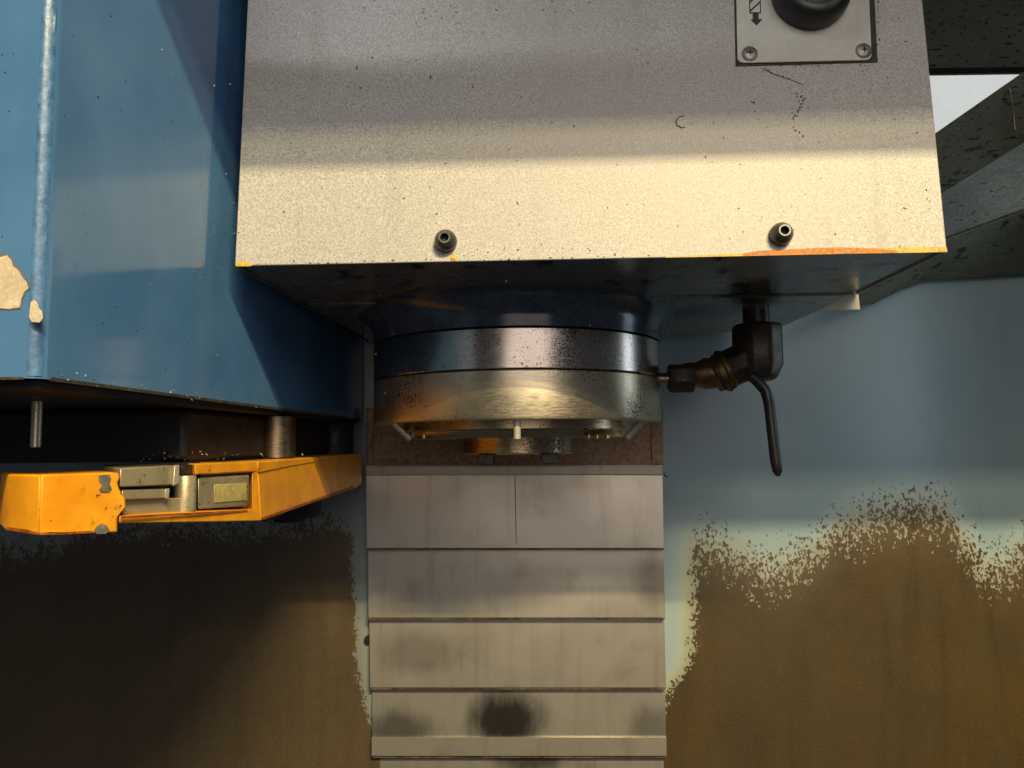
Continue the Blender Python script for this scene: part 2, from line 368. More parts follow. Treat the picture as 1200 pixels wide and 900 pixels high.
# ------------------------------------------------------------------ rear guards
def P3(px, py, Y): return P(px, py, Y)
g = thing('rear_guard', 'blue painted rear splash guard with brown film, right of the steel way cover', 'guard panel', (0.3, YW, -0.6))
x0 = P(770, 600, YW).x; xr1 = 0.66
part('sheet', bx(x0, xr1, YW, YW + 0.004, -0.6, P(1150, 312, YW).z), M['wall_r'], g, bevel=0.001)
for px, py in ((781, 556),):
    q = P(px, py, YW); part('rivet', lathe([(0, 0.0035), (0.002, 0.003), (0.003, 0)], q, (0, -1, 0), 12), M['screw2'], g, smooth=True)
g = thing('rear_guard', 'dim rear splash guard with brown film, under the yellow arm', 'guard panel', (-0.3, YW, -0.6))
part('sheet', bx(-0.95, P(447, 600, YW).x, YW, YW + 0.004, -0.6, 0.3), M['wall_l'], g, bevel=0.001)
q = P(432, 749, YW); part('screw', lathe([(0, 0.006), (0.004, 0.006), (0.005, 0.004), (0.005, 0)], q, (0, -1, 0), 16), M['black'], g, smooth=True)
g = thing('side_guard', 'unseen side splash guard, put beyond the right edge for its shade', 'guard panel', (0.66, 0.8, -0.6))
part('sheet', bx(0.662, 0.666, 0.60, YW + 0.004, -0.6, 0.2), M['wall_r'], g, bevel=0.001)  # unseen sheet added to shade the right end of the rear guard

# ------------------------------------------------------------------ enclosure frame top right
def strip(e0, e1, vec): return slab([e0[0], e0[1], e1[1], e1[0]], vec)
XB = 0.545
XN, XF = 0.62, 0.475
A0, A1 = PX(1290, 20, XN - 0.01), PX(1085, 163, XF - 0.01)
B0, B1 = PX(1290, 108, XN), PX(1085, 234, XF)
C0, C1 = PX(1290, 216, XN), PX(1085, 292, XF)
b = thing('enclosure_beam', 'speckled frame beam running back beside the head, blue grey on its side', 'beam', tuple(C1))
part('upper_face', strip((A0, A1), (B0, B1), (0.02, 0, 0)), M['beam'], b, label='dark speckled upper face of the beam', bevel=0.0015)
part('side_face', strip((B0 + Vector((0.002, 0, -.001)), B1 + Vector((0.002, 0, -.001))), (C0, C1), (0.02, 0, 0)), M['beam_blue'], b, label='blue grey speckled side face of the beam', bevel=0.0015)
ys = YW - 0.012
lp = [(1240, 233), (1113, 279), (1085, 290), (960, 362), (1022, 357), (1056, 340), (1086, 329), (1240, 319)]
part('soffit', slab([P(x, y, ys - (0.10 if i < 4 else 0)) for i, (x, y) in enumerate(lp)], (0, 0.009, 0.004)), M['beam'], b, label='dark speckled strip under the beam', bevel=0.001)
tb = tube([PX(1183, 103, 0.535), PX(1187, 125, 0.538), PX(1189, 152, 0.541)], [0.0012, 0.0009, 0.0014], 6)
part('drip_mark', tb, M['screw2'], b, smooth=True)
r_ = thing('roof_panel', 'dark speckled roof panel above the bright gap', 'panel', tuple(P(1140, 84, 1.12)))
part('sheet', slab([P(1020, 86, 1.12), P(1290, 82, 1.12), P(1290, -150, 1.12), P(1020, -150, 1.12)], (0, 0.012, 0)), M['roof'], r_, bevel=0.002)
part('lip', slab([P(1020, 86.5, 1.117), P(1290, 82.5, 1.117), P(1290, 77.5, 1.117), P(1020, 80.5, 1.117)], (0, 0.003, 0)), M['grime'], r_)

# door lintel of the machine, over the camera: its bar cuts the tube's light
l_ = thing('door_lintel', 'painted steel bar over the machine doorway', 'lintel', (0, 0.1, 0.46))
part('bar', bx(-1.2, 1.6, 0.09, 0.105, 0.487, 0.556), M['beam_blue'], l_, bevel=0.001)
part('hood', bx(-1.2, 1.6, 0.085, 0.1, 0.557, 1.3), M['beam_blue'], l_, bevel=0.001)

# work lamp on the inner side of the lintel, with an unseen plate added to cut its light towards the head
wl = thing('work_lamp', 'slim work lamp above the head with an added shade plate, unseen', 'lamp', (-0.15, 0.2, 0.47))
part('shade', slab([(-0.40, 0.17, 0.478), (0.12, 0.17, 0.478), (0.12, 0.35, 0.388), (-0.40, 0.35, 0.388)], (0, 0.0005, 0.0015)), M['black'], wl)

# ------------------------------------------------------------------ spindle head cover
YF = 0.50
bl, br = P(275, 312, YF), P(1110, 295, YF)
hb = (bl.z + br.z) / 2; XL, XR = bl.x, br.x
# lean of the front sheet so that its side edges meet the picture
best = None
for i in range(200):
    yt = YF + i * 0.0005
    e = abs((P(1075, 0, yt).x - P(290, 0, yt).x) - (XR - XL))
    if best is None or e < best[0]: best = (e, yt)
ztop0 = P(680, 0, best[1]).z
slope = (best[1] - YF) / (ztop0 - hb) * 0.8
FN = Vector((0, -1, slope)).normalized()           # points at the camera
F0 = Vector((0, YF, hb))
def F(px, py, off=0.0):
    d = ray(px, py); return d * (F0.dot(FN) / d.dot(FN)) + FN * off
H_TOP = 0.62
def fy(z): return YF + (z - hb) * slope
hd = thing('spindle_head_cover', 'beige hammertone box cover of the spindle head with two socket screws', 'machine cover', (0, YF, hb))
xlt, xrt = XL + 0.0, XR - 0.0
part('front_panel', slab([(XL, YF, hb), (XR, YF, hb), (XR, fy(H_TOP), H_TOP), (XL, fy(H_TOP), H_TOP)], (0, 0.002, 0)), M['hammer'], hd, bevel=0.0007)
yb = P(1005, 349, 0.63).y
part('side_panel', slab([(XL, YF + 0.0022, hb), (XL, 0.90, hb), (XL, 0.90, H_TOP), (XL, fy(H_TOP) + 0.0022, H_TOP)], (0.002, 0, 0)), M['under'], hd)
part('side_panel', slab([(XR - 0.002, YF + 0.0022, hb), (XR - 0.002, 0.64, hb), (XR - 0.002, 0.64, H_TOP), (XR - 0.002, fy(H_TOP) + 0.0022, H_TOP)], (0.002, 0, 0)), M['hammer'], hd)
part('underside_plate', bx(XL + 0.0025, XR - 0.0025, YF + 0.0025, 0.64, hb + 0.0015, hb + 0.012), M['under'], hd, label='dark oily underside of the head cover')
e1 = PH(1003, 365, hb - 0.012); e2 = PH(920, 395, hb - 0.012); e3 = PH(800, 430, hb - 0.012)
poly = [(XL + 0.004, 0.645, hb - 0.0), (e1.x - 0.004, 0.645, hb), (e2.x, e2.y, hb), (0.16, 0.90, hb), (XL + 0.004, 0.90, hb)]
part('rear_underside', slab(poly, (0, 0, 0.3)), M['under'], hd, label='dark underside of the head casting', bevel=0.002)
fl = [P(960, 363.5, 0.643), P(1008, 362.5, 0.643), P(1006, 345, 0.643), P(994, 345.5, 0.643)]
part('flange', slab(fl, (0, 0.0015, 0)), M['cream'], hd, label='cream corner of sheet behind the cover')
fl = [P(806, 429, 0.72), P(829, 426, 0.72), P(834, 417, 0.72), P(822, 420, 0.72)]
part('flange', slab(fl, (0, 0.0015, 0)), M['cream'], hd, label='small cream tab standing for the bright gap behind the valve')  # tab added where a gap shows bright
# socket screws
def cap_screw(px, py):
    q = F(px, py)
    s = part('socket_screw', lathe([(0.0, 0.0), (0.0072, 0.0), (0.0078, 0.002), (0.0074, 0.0055), (0.0058, 0.0085), (0.0044, 0.010), (0.0040, 0.0105), (0.0030, 0.0105), (0.0026, 0.0098)], q, FN, 32), M['screw'], hd, smooth=True)
    part('hex_recess', lathe([(0.0027, 0.0102), (0.0023, 0.0064), (0, 0.006)], q, FN, 6), M['black'], s)
cap_screw(523, 284); cap_screw(914, 276)
# rust along the lower edge
def ribbon(pts, off=0.0004, th=0.0003): return slab([F(x, y, off) for x, y in pts], FN * -th)
random.seed(3)
top = [(870, 297.2), (888, 294), (905, 293.2), (930, 292.2), (950, 291), (965, 290.4), (985, 290), (1005, 290.6), (1030, 292), (1052, 294.5)]
part('rust_patch', ribbon(top + [(1052, 296.6), (1000, 297.5), (940, 298.8), (870, 300.3)]), M['rust'], hd, label='orange rust along the lower right edge of the cover')
part('rust_patch', ribbon([(1000, 291.2), (1040, 290.5), (1080, 289.5), (1109, 289.4), (1110, 295.4), (1052, 296.7), (1050, 294), (1020, 292.2)], 0.0003), M['rust_y'], hd)
part('rust_patch', ribbon([(780, 301), (830, 298.5), (872, 297), (872, 300.2), (780, 302.0)], 0.0003), M['rust_y'], hd)
part('rust_patch', ribbon([(276, 308), (284, 305), (292, 308), (298, 310), (294, 312), (277, 312.3)], 0.0003), M['rust_y'], hd)
part('rust_patch', ribbon([(527, 300), (532, 297), (537, 303), (534, 306), (528, 305)], 0.0003), M['rust_y'], hd)
# scratches and dents
def stroke(pts, wpx, m=M['grime'], off=0.0004, name='scratch', parent=None):
    L = []; Rr = []
    for i, (x, y) in enumerate(pts):
        x2, y2 = pts[min(i + 1, len(pts) - 1)]; x1, y1 = pts[max(i - 1, 0)]
        d = math.hypot(x2 - x1, y2 - y1) or 1; nx, ny = -(y2 - y1) / d, (x2 - x1) / d
        ww = wpx * (0.36 if 0 < i < len(pts) - 1 else 0.2) * random.uniform(0.7, 1.2)
        L.append((x + nx * ww, y + ny * ww)); Rr.append((x - nx * ww, y - ny * ww))
    return part(name, slab([F(x, y, off) for x, y in L + Rr[::-1]], FN * -0.0002), m, parent or hd)
def dashes(a, b, n, w0, jit=1.0):
    for k in range(n):
        t = (k + random.random()) / n; x = a[0] + (b[0] - a[0]) * t + random.gauss(0, jit); y = a[1] + (b[1] - a[1]) * t + random.gauss(0, jit)
        l = random.uniform(0.6, 3.2); an = math.atan2(b[1] - a[1], b[0] - a[0]) + random.gauss(0, .5)
        stroke([(x, y), (x + l * .5 * math.cos(an), y + l * .5 * math.sin(an) + random.uniform(-.5, .5)), (x + l * math.cos(an), y + l * math.sin(an))], w0 * random.uniform(.4, 1.3))
stroke([(892, 80), (905, 86), (918, 91), (930, 95), (942, 100)], 0.6)
dashes((894, 80), (926, 93), 14, 1.8, 0.8); dashes((930, 110), (943, 118), 9, 2.6, 1.2); dashes((941, 118), (930, 142), 14, 2.4, 1.6); dashes((930, 148), (944, 160), 5, 1.6, 2)
stroke([(802, 136), (796, 137), (792, 142), (793, 147), (799, 150), (803, 149)], 1.6)
dashes((880, 118), (884, 122), 2, 2.4, .6); dashes((1086, 221), (1092, 243), 4, 2.2, 1.5); dashes((495, 8), (497, 14), 3, 1.6, .4); dashes((470, 20), (690, 12), 9, 1.6, 5)
dashes((530, 296), (700, 289), 14, 1.8, 2.5); dashes((300, 309), (760, 301), 30, 1.8, 1.0); dashes((865, 78), (1020, 76), 16, 1.6, .8); dashes((1029, 0), (1029, 72), 10, 1.4, .8)
for k in range(34):
    x = random.uniform(295, 1080); y = random.uniform(10, 285)
    if 850 < x < 1030 and y < 85: continue
    stroke([(x, y), (x + random.uniform(.8, 2.4), y + random.uniform(-1.6, 1.6))], random.uniform(0.8, 1.8))

# push-button plate
pl_pts = []
cs = [(862, -70), (1017, -70), (1023, 72), (863, 76.5)]
def rounded(c, r, n=5):
    out = []
    for i in range(4):
        a, b_, d = Vector(c[i - 1]), Vector(c[i]), Vector(c[(i + 1) % 4])
        u = (a - b_).normalized(); v = (d - b_).normalized()
        p0 = b_ + u * r; p1 = b_ + v * r
        for k in range(n + 1):
            s = k / n; out.append(tuple(p0 * (1 - s) ** 2 + b_ * 2 * s * (1 - s) + p1 * s * s))
    return out
sw = part('switch_recess', slab([F(x, y, 0.0006) for x, y in [(858.5, -75), (1021, -75), (1028, 73.5), (862, 78)]], FN * -0.0004), M['grime'], hd, label='flat dark strip for the gap round the switch plate')  # flat dark strip laid just proud of the front panel
pt = part('switch_plate', slab([F(x, y, 0.0020) for x, y in rounded([(861, -72), (1014, -72), (1020.5, 72), (863.5, 75.5)], 8)], FN * -0.0012), M['plate'], hd, label='off white switch plate with a black button', bevel=0.0003)
q = F(947, -2, 0.002)
part('push_button', lathe([(0.0, 0.0), (0.0265, 0.0), (0.027, 0.003), (0.0262, 0.012), (0.0245, 0.0165), (0.0215, 0.0185), (0.018, 0.0185), (0.0165, 0.0165), (0.0150, 0.0172), (0.008, 0.0185), (0, 0.0188)], q, FN, 56), M['black_plastic'], hd, smooth=True)
for px, py in ((877.5, 65), (1010.5, 61.5)):
    q = F(px, py, 0.002)
    s = part('plate_screw', lathe([(0.0056, 0), (0.0054, 0.0007), (0.0044, 0.0014), (0, 0.0018)], q, FN, 28), M['screw2'], pt, smooth=True)
    for a, b_ in (((-3.6, 0), (3.6, 0)), ((0, -3.6), (0, 3.6))):
        stroke([(px + a[0], py + a[1]), (px + (a[0] + b_[0]) / 2 + .01, py + (a[1] + b_[1]) / 2 + .01), (px + b_[0], py + b_[1])], 2.6, M['black'], 0.0039 + 0.0001 * (a[0] == 0), 'cross_slot', pt)
# printed arrow on the plate: hatched bar over a solid arrow head
def ink(pts, off=0.0022): return part('arrow_print', slab([F(x, y, off) for x, y in pts], FN * -0.00015), M['ink'], pt)
ink([(876.2, -20), (877.2, -20), (878.6, 17.5), (877.4, 17.5)]); ink([(889.0, -20), (890.0, -20), (890.8, 17.5), (889.7, 17.5)])
ink([(877.4, 16.6), (890.8, 16.6), (890.8, 17.9), (877.4, 17.9)])
ink([(881, 17.6), (888, 17.6), (888, 24.5), (892.6, 24.8), (885.6, 32.2), (878.4, 25.2), (881, 25)])
for y in (-14, -3.5, 7): ink([(877.6, y + 7.5), (889.6, y - 3.6), (889.8, y - 1.4), (877.9, y + 9.7)], 0.0023)

# ------------------------------------------------------------------ spindle
YS = 0.75
ax = P(606, 450, YS); SX = ax.x
def hz(px_y, Y): return P(606, px_y, Y).z
RS = (P(775, 450, YS).x - P(440, 450, YS).x) / 2 * 0.985
YFr = YS - RS
h_joint, h_groove, h_bot = hz(383, YFr), hz(432.5, YFr), hz(491, YFr)
sp = thing('spindle', 'round steel spindle nose in two rings under the head, lit yellow', 'spindle', (SX, YS, h_bot))
c = (SX, YS, 0)
part('collar', lathe([(RS * 1.20, hb + 0.0035)] + [(RS * (1.004 + 0.15 * (1 - math.sin(R(a)))), hb + 0.001 - (hb - h_joint - 0.006) * (1 - math.cos(R(a)))) for a in range(0, 91, 9)] + [(RS * 1.003, h_joint + 0.0012), (RS * 0.98, h_joint + 0.0008), (RS * .5, h_joint + .0008)], c, n=128), M['collar'], sp, label='dark blue painted collar above the steel rings', smooth=True)
part('upper_ring', lathe([(RS * .6, h_joint), (RS * 0.994, h_joint), (RS, h_joint - 0.001), (RS, h_groove + 0.0014), (RS * 0.996, h_groove + 0.0007), (RS * 0.97, h_groove + 0.0006)], c, n=160), M['ring'], sp, label='pitted upper steel ring', smooth=True)
part('lower_ring', lathe([(RS * .97, h_groove - 0.0004), (RS * 0.996, h_groove - 0.0005), (RS, h_groove - 0.0012), (RS * 1.001, h_bot + 0.0025), (RS * 0.992, h_bot + 0.0003), (RS * .985, h_bot), (RS * .80, h_bot + 0.0005), (RS * .79, h_bot + .004)], c, n=160), M['ring2'], sp, label='turned lower steel ring with yellow light', smooth=True)
YI = YS - RS * 0.78
part('inner_flange', lathe([(RS * .80, h_bot + 0.003), (RS * .80, hz(502, YI)), (RS * .78, hz(504, YI)), (RS * .77, hz(510, YI)), (RS * .755, hz(512.5, YI)), (RS * .3, hz(512.5, YI))], c, n=128), M['nose'], sp, smooth=True)
rn = RS * 0.385; YN = YS - rn
part('nose', lathe([(rn, hz(505, YN)), (rn, hz(531, YN)), (rn * .96, hz(533, YN)), (rn * .6, hz(533, YN)), (rn * .55, hz(520, YN)), (0, hz(518, YN))], c, n=96), M['nose'], sp, smooth=True)
for px in (570, 644):
    q = P(px, 533, YN + 0.008)
    part('drive_key', bx(q.x - 0.0075, q.x + 0.0075, YN + 0.004, YN + 0.03, hz(544, YN), hz(531.5, YN)), M['iron'], sp, bevel=0.0008)
q0 = P(606, 493, YFr + 0.012); q1 = P(606, 514, YFr + 0.013)
part('coolant_nozzle', tube([q0, q1], 0.0030, 16), M['rod'], sp, smooth=True)
for a, b_ in (((462, 496), (481, 514.5)), ((752, 493), (735, 513))):
    q0, q1 = P(*a, YS - 0.05), P(*b_, YS - 0.045)
    part('coolant_nozzle', tube([q0, q1], 0.0030, 16), M['rod'], sp, smooth=True)
for px in (497, 700, 690, 712):
    q = P(px, 513.5, YS - 0.09); part('bolt', lathe([(0.0022, 0.003), (0.0022, 0), (0, -0.001)], q, n=10), M['nose'], sp, smooth=True)

# ------------------------------------------------------------------ telescopic way cover
YC = 0.905
wc = thing('way_cover', 'telescopic steel way cover of overlapping smudged sheets behind the spindle', 'way cover', (SX, YC, -0.6))
rows = [(428.5, 776.5, 545, 429.5, 778.5, 642.5), (431, 777, 630, 431.5, 779.5, 724), (432.5, 778, 712, 433.5, 780.5, 806),
        (436, 779.5, 795, 435.5, 781, 886), (439, 778, 874, 438, 779, 980)]
for i, (a0, b0, y0, a1, b1, y1) in enumerate(rows):
    Y = YC + i * 0.0055
    p = part('cover_sheet', slab([P(a0, y0, Y + 0.0042), P(b0, y0, Y + 0.0042), P(b1, y1, Y), P(a1, y1, Y)], (0, 0.0018, 0)), M['cover'], wc, bevel=0.0005)
    part('edge_shadow_strip', slab([P(a1 + .5, y1 + .3, Y + 0.0006), P(b1 - .5, y1 + .3, Y + 0.0006), P(b1 - .5, y1 + 2.2, Y + 0.0008), P(a1 + .5, y1 + 2.2, Y + 0.0008)], (0, 0.004, 0)), M['cover_rust'], p)  # dark strip under each sheet edge stands in for its shadow line
    if i == 3:
        part('lip', slab([P(a1, y1 - 22, Y - 0.0012), P(b1, y1 - 22, Y - 0.0012), P(b1, y1 - .3, Y - 0.0018), P(a1, y1 - .3, Y - 0.0018)], (0, 0.0015, 0)), M['lip'], p)
    if i == 0:
        part('lip', slab([P(a0, 546, Y - 0.002), P(b0, 546, Y - 0.002), P(b0, 556.5, Y - 0.0012), P(a0, 557, Y - 0.0012)], (0, 0.0045, 0)), M['cover'], p, bevel=0.0008)
def cseam(x0, y0, x1, y1, Y, wd=1.0):
    part('seam', slab([P(x0 - wd / 2, y0, Y - 0.0006), P(x0 + wd / 2, y0, Y - 0.0006), P(x1 + wd / 2, y1, Y - 0.0006), P(x1 - wd / 2, y1, Y - 0.0006)], (0, 0.0004, 0)), M['cover_rust'], wc)
cseam(603.5, 557, 605, 640, YC + 0.0008, 0.8)
br_ = thing('cover_bracket', 'rusty brown bracket between the spindle and the steel way cover', 'bracket', tuple(P(604, 545, YC + 0.012)))
part('plate', slab([P(429, 478, YC + 0.012), P(777, 478, YC + 0.012), P(777.5, 547, YC + 0.012), P(429, 547, YC + 0.012)], (0, 0.01, 0)), M['cover_rust'], br_, bevel=0.001)
part('end_strip', slab([P(763, 480, YC + 0.010), P(777, 480, YC + 0.010), P(777.5, 544, YC + 0.010), P(763.5, 544, YC + 0.010)], (0, 0.002, 0)), M['cover_rust'], br_, bevel=0.0005)
part('end_strip', slab([P(430, 480, YC + 0.010), P(438, 480, YC + 0.010), P(438, 544, YC + 0.010), P(430, 544, YC + 0.010)], (0, 0.002, 0)), M['cover_rust'], br_, bevel=0.0005)
# column body behind the cover
part('backing', bx(P(429, 500, YC).x + .004, P(776, 500, YC).x - .004, 0.945, 0.96, -0.6, 0.3), M['black'], br_)

# ------------------------------------------------------------------ coolant valve
YV = 0.72
vv = thing('coolant_valve', 'brown iron elbow valve with black lever hanging under the head', 'valve', tuple(P(887, 378, YV)))
def V(x, y, dy=0): return P(x, y, YV + dy)
s_ = YV / FPX
q = V(887, 400)
part('pipe_stub', lathe([(0.0125, hb + 0.003), (0.0125, V(887, 391).z), (0.0, V(887, 391).z)], (q.x, q.y, 0), n=32), M['iron'], vv, smooth=True)
# elbow: octagonal vertical leg and a leg turning left and back
zt, zb = V(887, 381).z, V(887, 447).z
el = lathe([(0, zt + .001), (0.022, zt + 0.001), (0.0245, zt - 0.003), (0.0245, V(887, 428).z), (0.018, zb + 0.002), (0.010, zb), (0, zb)], (q.x, q.y, 0), n=8, rot=R(14))
part('elbow', el, M['iron'], vv, bevel=0.003, seg=3, smooth=True)
d = (V(838, 440, 0.004) - V(884, 418, 0.0)).normalized()
part('elbow_leg', lathe([(0.020, 0.0), (0.0195, 0.030), (0.0165, 0.034), (0, 0.034)], V(880, 420, 0.0), d, n=8, rot=R(20)), M['iron'], vv, bevel=0.002, smooth=True)
part('brass_collar', lathe([(0.0, 0.0), (0.0195, 0.0), (0.0205, 0.002), (0.0205, 0.004), (0.0185, 0.006), (0.019, 0.008), (0.0175, 0.012), (0.0, 0.012)], V(853, 432, 0.002), d, n=40), M['brass'], vv, smooth=True)
for k in range(3):
    part('thread_ring', lathe([(0.0168, -0.0012), (0.0182, 0), (0.0168, 0.0012)], V(844.5, 435.8, 0.003) + d * (0.0034 * k), d, n=32), M['brass'], vv, smooth=True)
part('brass_body', lathe([(0.0155, 0.0), (0.0155, 0.014), (0.012, 0.022), (0.0115, 0.034), (0, 0.034)], V(842, 436.5, 0.003), (d + Vector((-.7, 0, 0.32))).normalized(), n=28), M['brass'], vv, smooth=True)
part('hex_nut', lathe([(0, -0.0125), (0.0125, -0.0125), (0.0145, -0.010), (0.0145, 0.010), (0.0125, 0.0125), (0, 0.0125)], V(798, 443.5, 0.003), (-1, 0.0, 0.0), n=6, rot=R(10)), M['iron'], vv, bevel=0.001)
part('inlet_tube', tube([V(815, 443, .003), V(760, 444.5, .01)], 0.0058, 20), M['nose'], vv, smooth=True)
lev = part('lever', tube([V(880, 440, -0.016), V(889, 448, -0.018), V(897, 458, -0.019), V(901, 472, -0.020), V(905, 505, -0.021), V(909, 540, -0.022), V(911, 552, -0.022), V(912, 558, -0.022)],
                         [0.0050, 0.0054, 0.0052, 0.0050, 0.0050, 0.0050, 0.0046, 0.002], 14), M['black_plastic'], vv, label='black hanging lever of the valve', smooth=True)
part('clip', tube([V(846, 446, -0.012), V(852, 456, -0.016), V(857, 457, -0.016), V(862, 452, -0.015)], 0.0016, 8), M['black'], vv, smooth=True)

# ------------------------------------------------------------------ tool changer housing
XA = -0.222
ca = PX(45, 443, XA); YA = ca.y; ha = ca.z
tc = thing('tool_changer_housing', 'glossy blue tool changer housing with chipped corner, left of the beige cover', 'machine housing', (XA, YA, ha))
HB = 0.75
bm = bmesh.new()
prof = []
rc = 0.007
prof.append((-0.62, YA)); 
for k in range(7):
    a = R(-90 + 15 * k); prof.append((XA - rc + rc * math.cos(a), YA + rc + rc * math.sin(a)))
prof += [(XA, 0.92), (-0.62, 0.92)]
shell = slab([(x, y, ha) for x, y in prof], (0, 0, HB))
hs = part('housing_shell', shell, M['blue'], tc, smooth=True)
bmw = bmesh.new(); prev = None; random.seed(5)
nW = 110
for k in range(nW + 1):
    z = ha + 0.001 + k * 0.33 / nW; row = []
    for j in range(7):
        a = R(-80 + j * 9); rr = rc + 0.0003 + ((0.35 + 0.9 * k / nW) * random.uniform(0.0, 0.0005) if 0 < j < 6 else -0.0003)
        row.append(bmw.verts.new((XA - rc + rr * math.cos(a), YA + rc + rr * math.sin(a), z)))
    if prev:
        for j in range(6): bmw.faces.new((prev[j], prev[j + 1], row[j + 1], row[j]))
    prev = row
part('corner_weld', bmw, M['weld'], tc, label='rough pale weld bead down the housing corner', smooth=True)
def chip_front(pts, off=0.0005): return slab([P(x, y, YA - off) for x, y in pts], (0, 0.0004, 0))
part('chip_shadow', chip_front([(-12, 306), (-2, 300), (8.5, 297), (15, 304), (17, 311), (22.5, 315), (27, 323), (33, 329.5), (35, 338), (30, 343), (26.5, 351), (24, 362), (10, 363.2), (-12, 361.5)], 0.0003), M['chip_shadow'], tc)  # dark outline painted as shadow round the chip's edge
part('paint_chip', chip_front([(-12, 308), (-2, 302), (8, 299), (13, 305), (15, 312), (21, 316), (25, 324), (31, 330), (33, 338), (28, 342), (25, 350), (23, 360), (10, 362), (-12, 360)]), M['primer'], tc, label='large beige paint chip on the housing front')
part('paint_chip', chip_front([(36, 354), (40, 351), (44, 356), (45, 361), (49, 365), (50, 373), (46, 378), (37, 377), (34, 371), (35, 362)], 0.0032), M['primer'], tc, label='small beige paint chip at the corner')
part('bottom_edge', slab([(XA + 0.0005, YA + 0.008, ha - 0.0006), (XA + 0.0005, 0.915, ha - 0.0006), (XA + 0.0005, 0.915, ha + 0.0016), (XA + 0.0005, YA + 0.008, ha + 0.0011)], (-0.002, 0, 0)), M['edge_grime'], tc, label='grimy lower edge of the housing')
part('bottom_edge', slab([(-0.62, YA - 0.0004, ha - 0.0006), (XA - 0.007, YA - 0.0004, ha - 0.0006), (XA - 0.007, YA - 0.0004, ha + 0.0006), (-0.62, YA - 0.0004, ha + 0.0006)], (0, 0.002, 0)), M['edge_grime'], tc)
# black works under the housing
part('underside_tray', bx(-0.62, XA - 0.004, YA + 0.006, 0.915, ha - 0.004, ha - 0.0005), M['black'], tc, label='black tray under the housing')
gz0 = -0.010
part('gear_case', bx(-0.60, XA - 0.020, 0.50, 0.90, gz0, ha - 0.0045), M['black'], tc, bevel=0.004, label='black gear case under the housing')
q = P(324, 516, 0.66); part('arm_shaft', lathe([(0.0165, ha - 0.005), (0.0165, gz0), (0, gz0)], (q.x, q.y, 0), n=40), M['shaft'], tc, smooth=True)
q = P(392, 520, 0.87); part('shaft_boss', lathe([(0.022, ha - 0.005), (0.022, gz0 - .006), (0, gz0 - .006)], (q.x, q.y, 0), n=40), M['black'], tc, smooth=True)
q = P(43, 490, 0.42); part('guide_rod', lathe([(0.0028, ha - 0.004), (0.0028, P(43, 524, 0.42).z), (0, P(43, 524, .42).z)], (q.x, q.y, 0), n=20), M['rod'], tc, smooth=True)

# ------------------------------------------------------------------ yellow tool change arm
ar = thing('tool_change_arm', 'yellow chipped tool change arm with steel gripper below the blue housing', 'machine arm', tuple(P(200, 612, 0.46)))
def Ya(x):            # depth of the arm's visible face along the picture
    ks = [(-20, 0.372), (48, 0.362), (145, 0.40), (303, 0.545), (425, 0.90)]
    for (xa, ya), (xb, yb_) in zip(ks, ks[1:]):
        if x <= xb: 
            t = (x - xa) / (xb - xa); return 1 / ((1 - t) / ya + t / yb_)
    return ks[-1][1]
def A(x, y, d=0.0): 
    Y = Ya(x) + d; return P(x, y, Y)
bk = (-0.03, 0.035, 0)
part('left_block', slab([A(10, 555.5), A(48, 556), A(46, 628), A(6, 622)], bk), M['yellow'], ar, bevel=0.0012, label='yellow end block, tapering face')
part('main_block', slab([A(48, 556), A(128, 553.5), A(139, 554), A(141, 560), A(138, 566), A(140, 573), A(147, 583), A(148, 595), A(142, 601), A(138, 607), A(138, 624), A(46, 628)], bk), M['yellow'], ar, bevel=0.0010, label='yellow end block with ragged edge')
part('paint_chip', slab([A(115, 557, -.0006), A(129, 556, -.0006), A(130, 562, -.0006), A(128, 566, -.0006), A(131, 573, -.0006), A(128, 577, -.0006), A(118, 576.5, -.0006), A(116, 573, -.0006), A(120, 569, -.0006), A(116, 563, -.0006)], (-.0002, .0004, 0)), M['bare'], ar)
part('paint_chip', slab([A(110, 621, -.0006), A(113, 617, -.0006), A(119, 613.5, -.0006), A(125, 616, -.0006), A(128, 621, -.0006), A(124, 625.5, -.0006), A(113, 625.5, -.0006)], (-.0002, .0004, 0)), M['bare'], ar)
# gripper between the blocks
part('gripper_jaw', slab([A(141, 548.5, .001), A(207, 545.5, .001), A(207, 564, .001), A(202, 568.5, .001), A(141, 571, .001)], bk), M['jaw'], ar, bevel=0.0008)
part('gripper_edge', slab([A(205, 545.2, -.0015), A(210.5, 545, -.0015), A(210, 566, -.0015), A(203, 570, -.0015), A(203, 566, -.0015)], (-.004, .005, 0)), M['rod'], ar, bevel=0.0005)
part('gripper_step', slab([A(143, 574, .004), A(197, 572.5, .004), A(197, 584, .004), A(143, 586, .004)], bk), M['jaw'], ar, bevel=0.0008)
part('step_edge', slab([A(194, 573, .002), A(199, 572.5, .002), A(198, 584, .002), A(194, 584.5, .002)], (-.003, .004, 0)), M['rod'], ar, bevel=0.0004)
part('gripper_base', slab([A(143, 585, .009), A(230, 583, .009), A(230, 602, .009), A(143, 603, .009)], bk), M['jaw'], ar, bevel=0.0008)
part('back_plate', slab([A(141, 546, .018), A(235, 542, .018), A(235, 600, .018), A(141, 602, .018)], bk), M['black'], ar)
q0, q1 = A(217, 557, .012), A(216, 600, .012)
part('gripper_pin', lathe([(0, (q0.z)), (0.0062, q0.z), (0.0068, q0.z - .001), (0.0068, q1.z + .001), (0.006, q1.z), (0, q1.z)], (q1.x, q1.y, 0), n=32), M['jaw'], ar, smooth=True)
part('gripper_cap', slab([A(213, 545, .006), A(229, 544.5, .006), A(229, 556, .006), A(213, 556.5, .006)], bk), M['iron'], ar, bevel=0.0006)
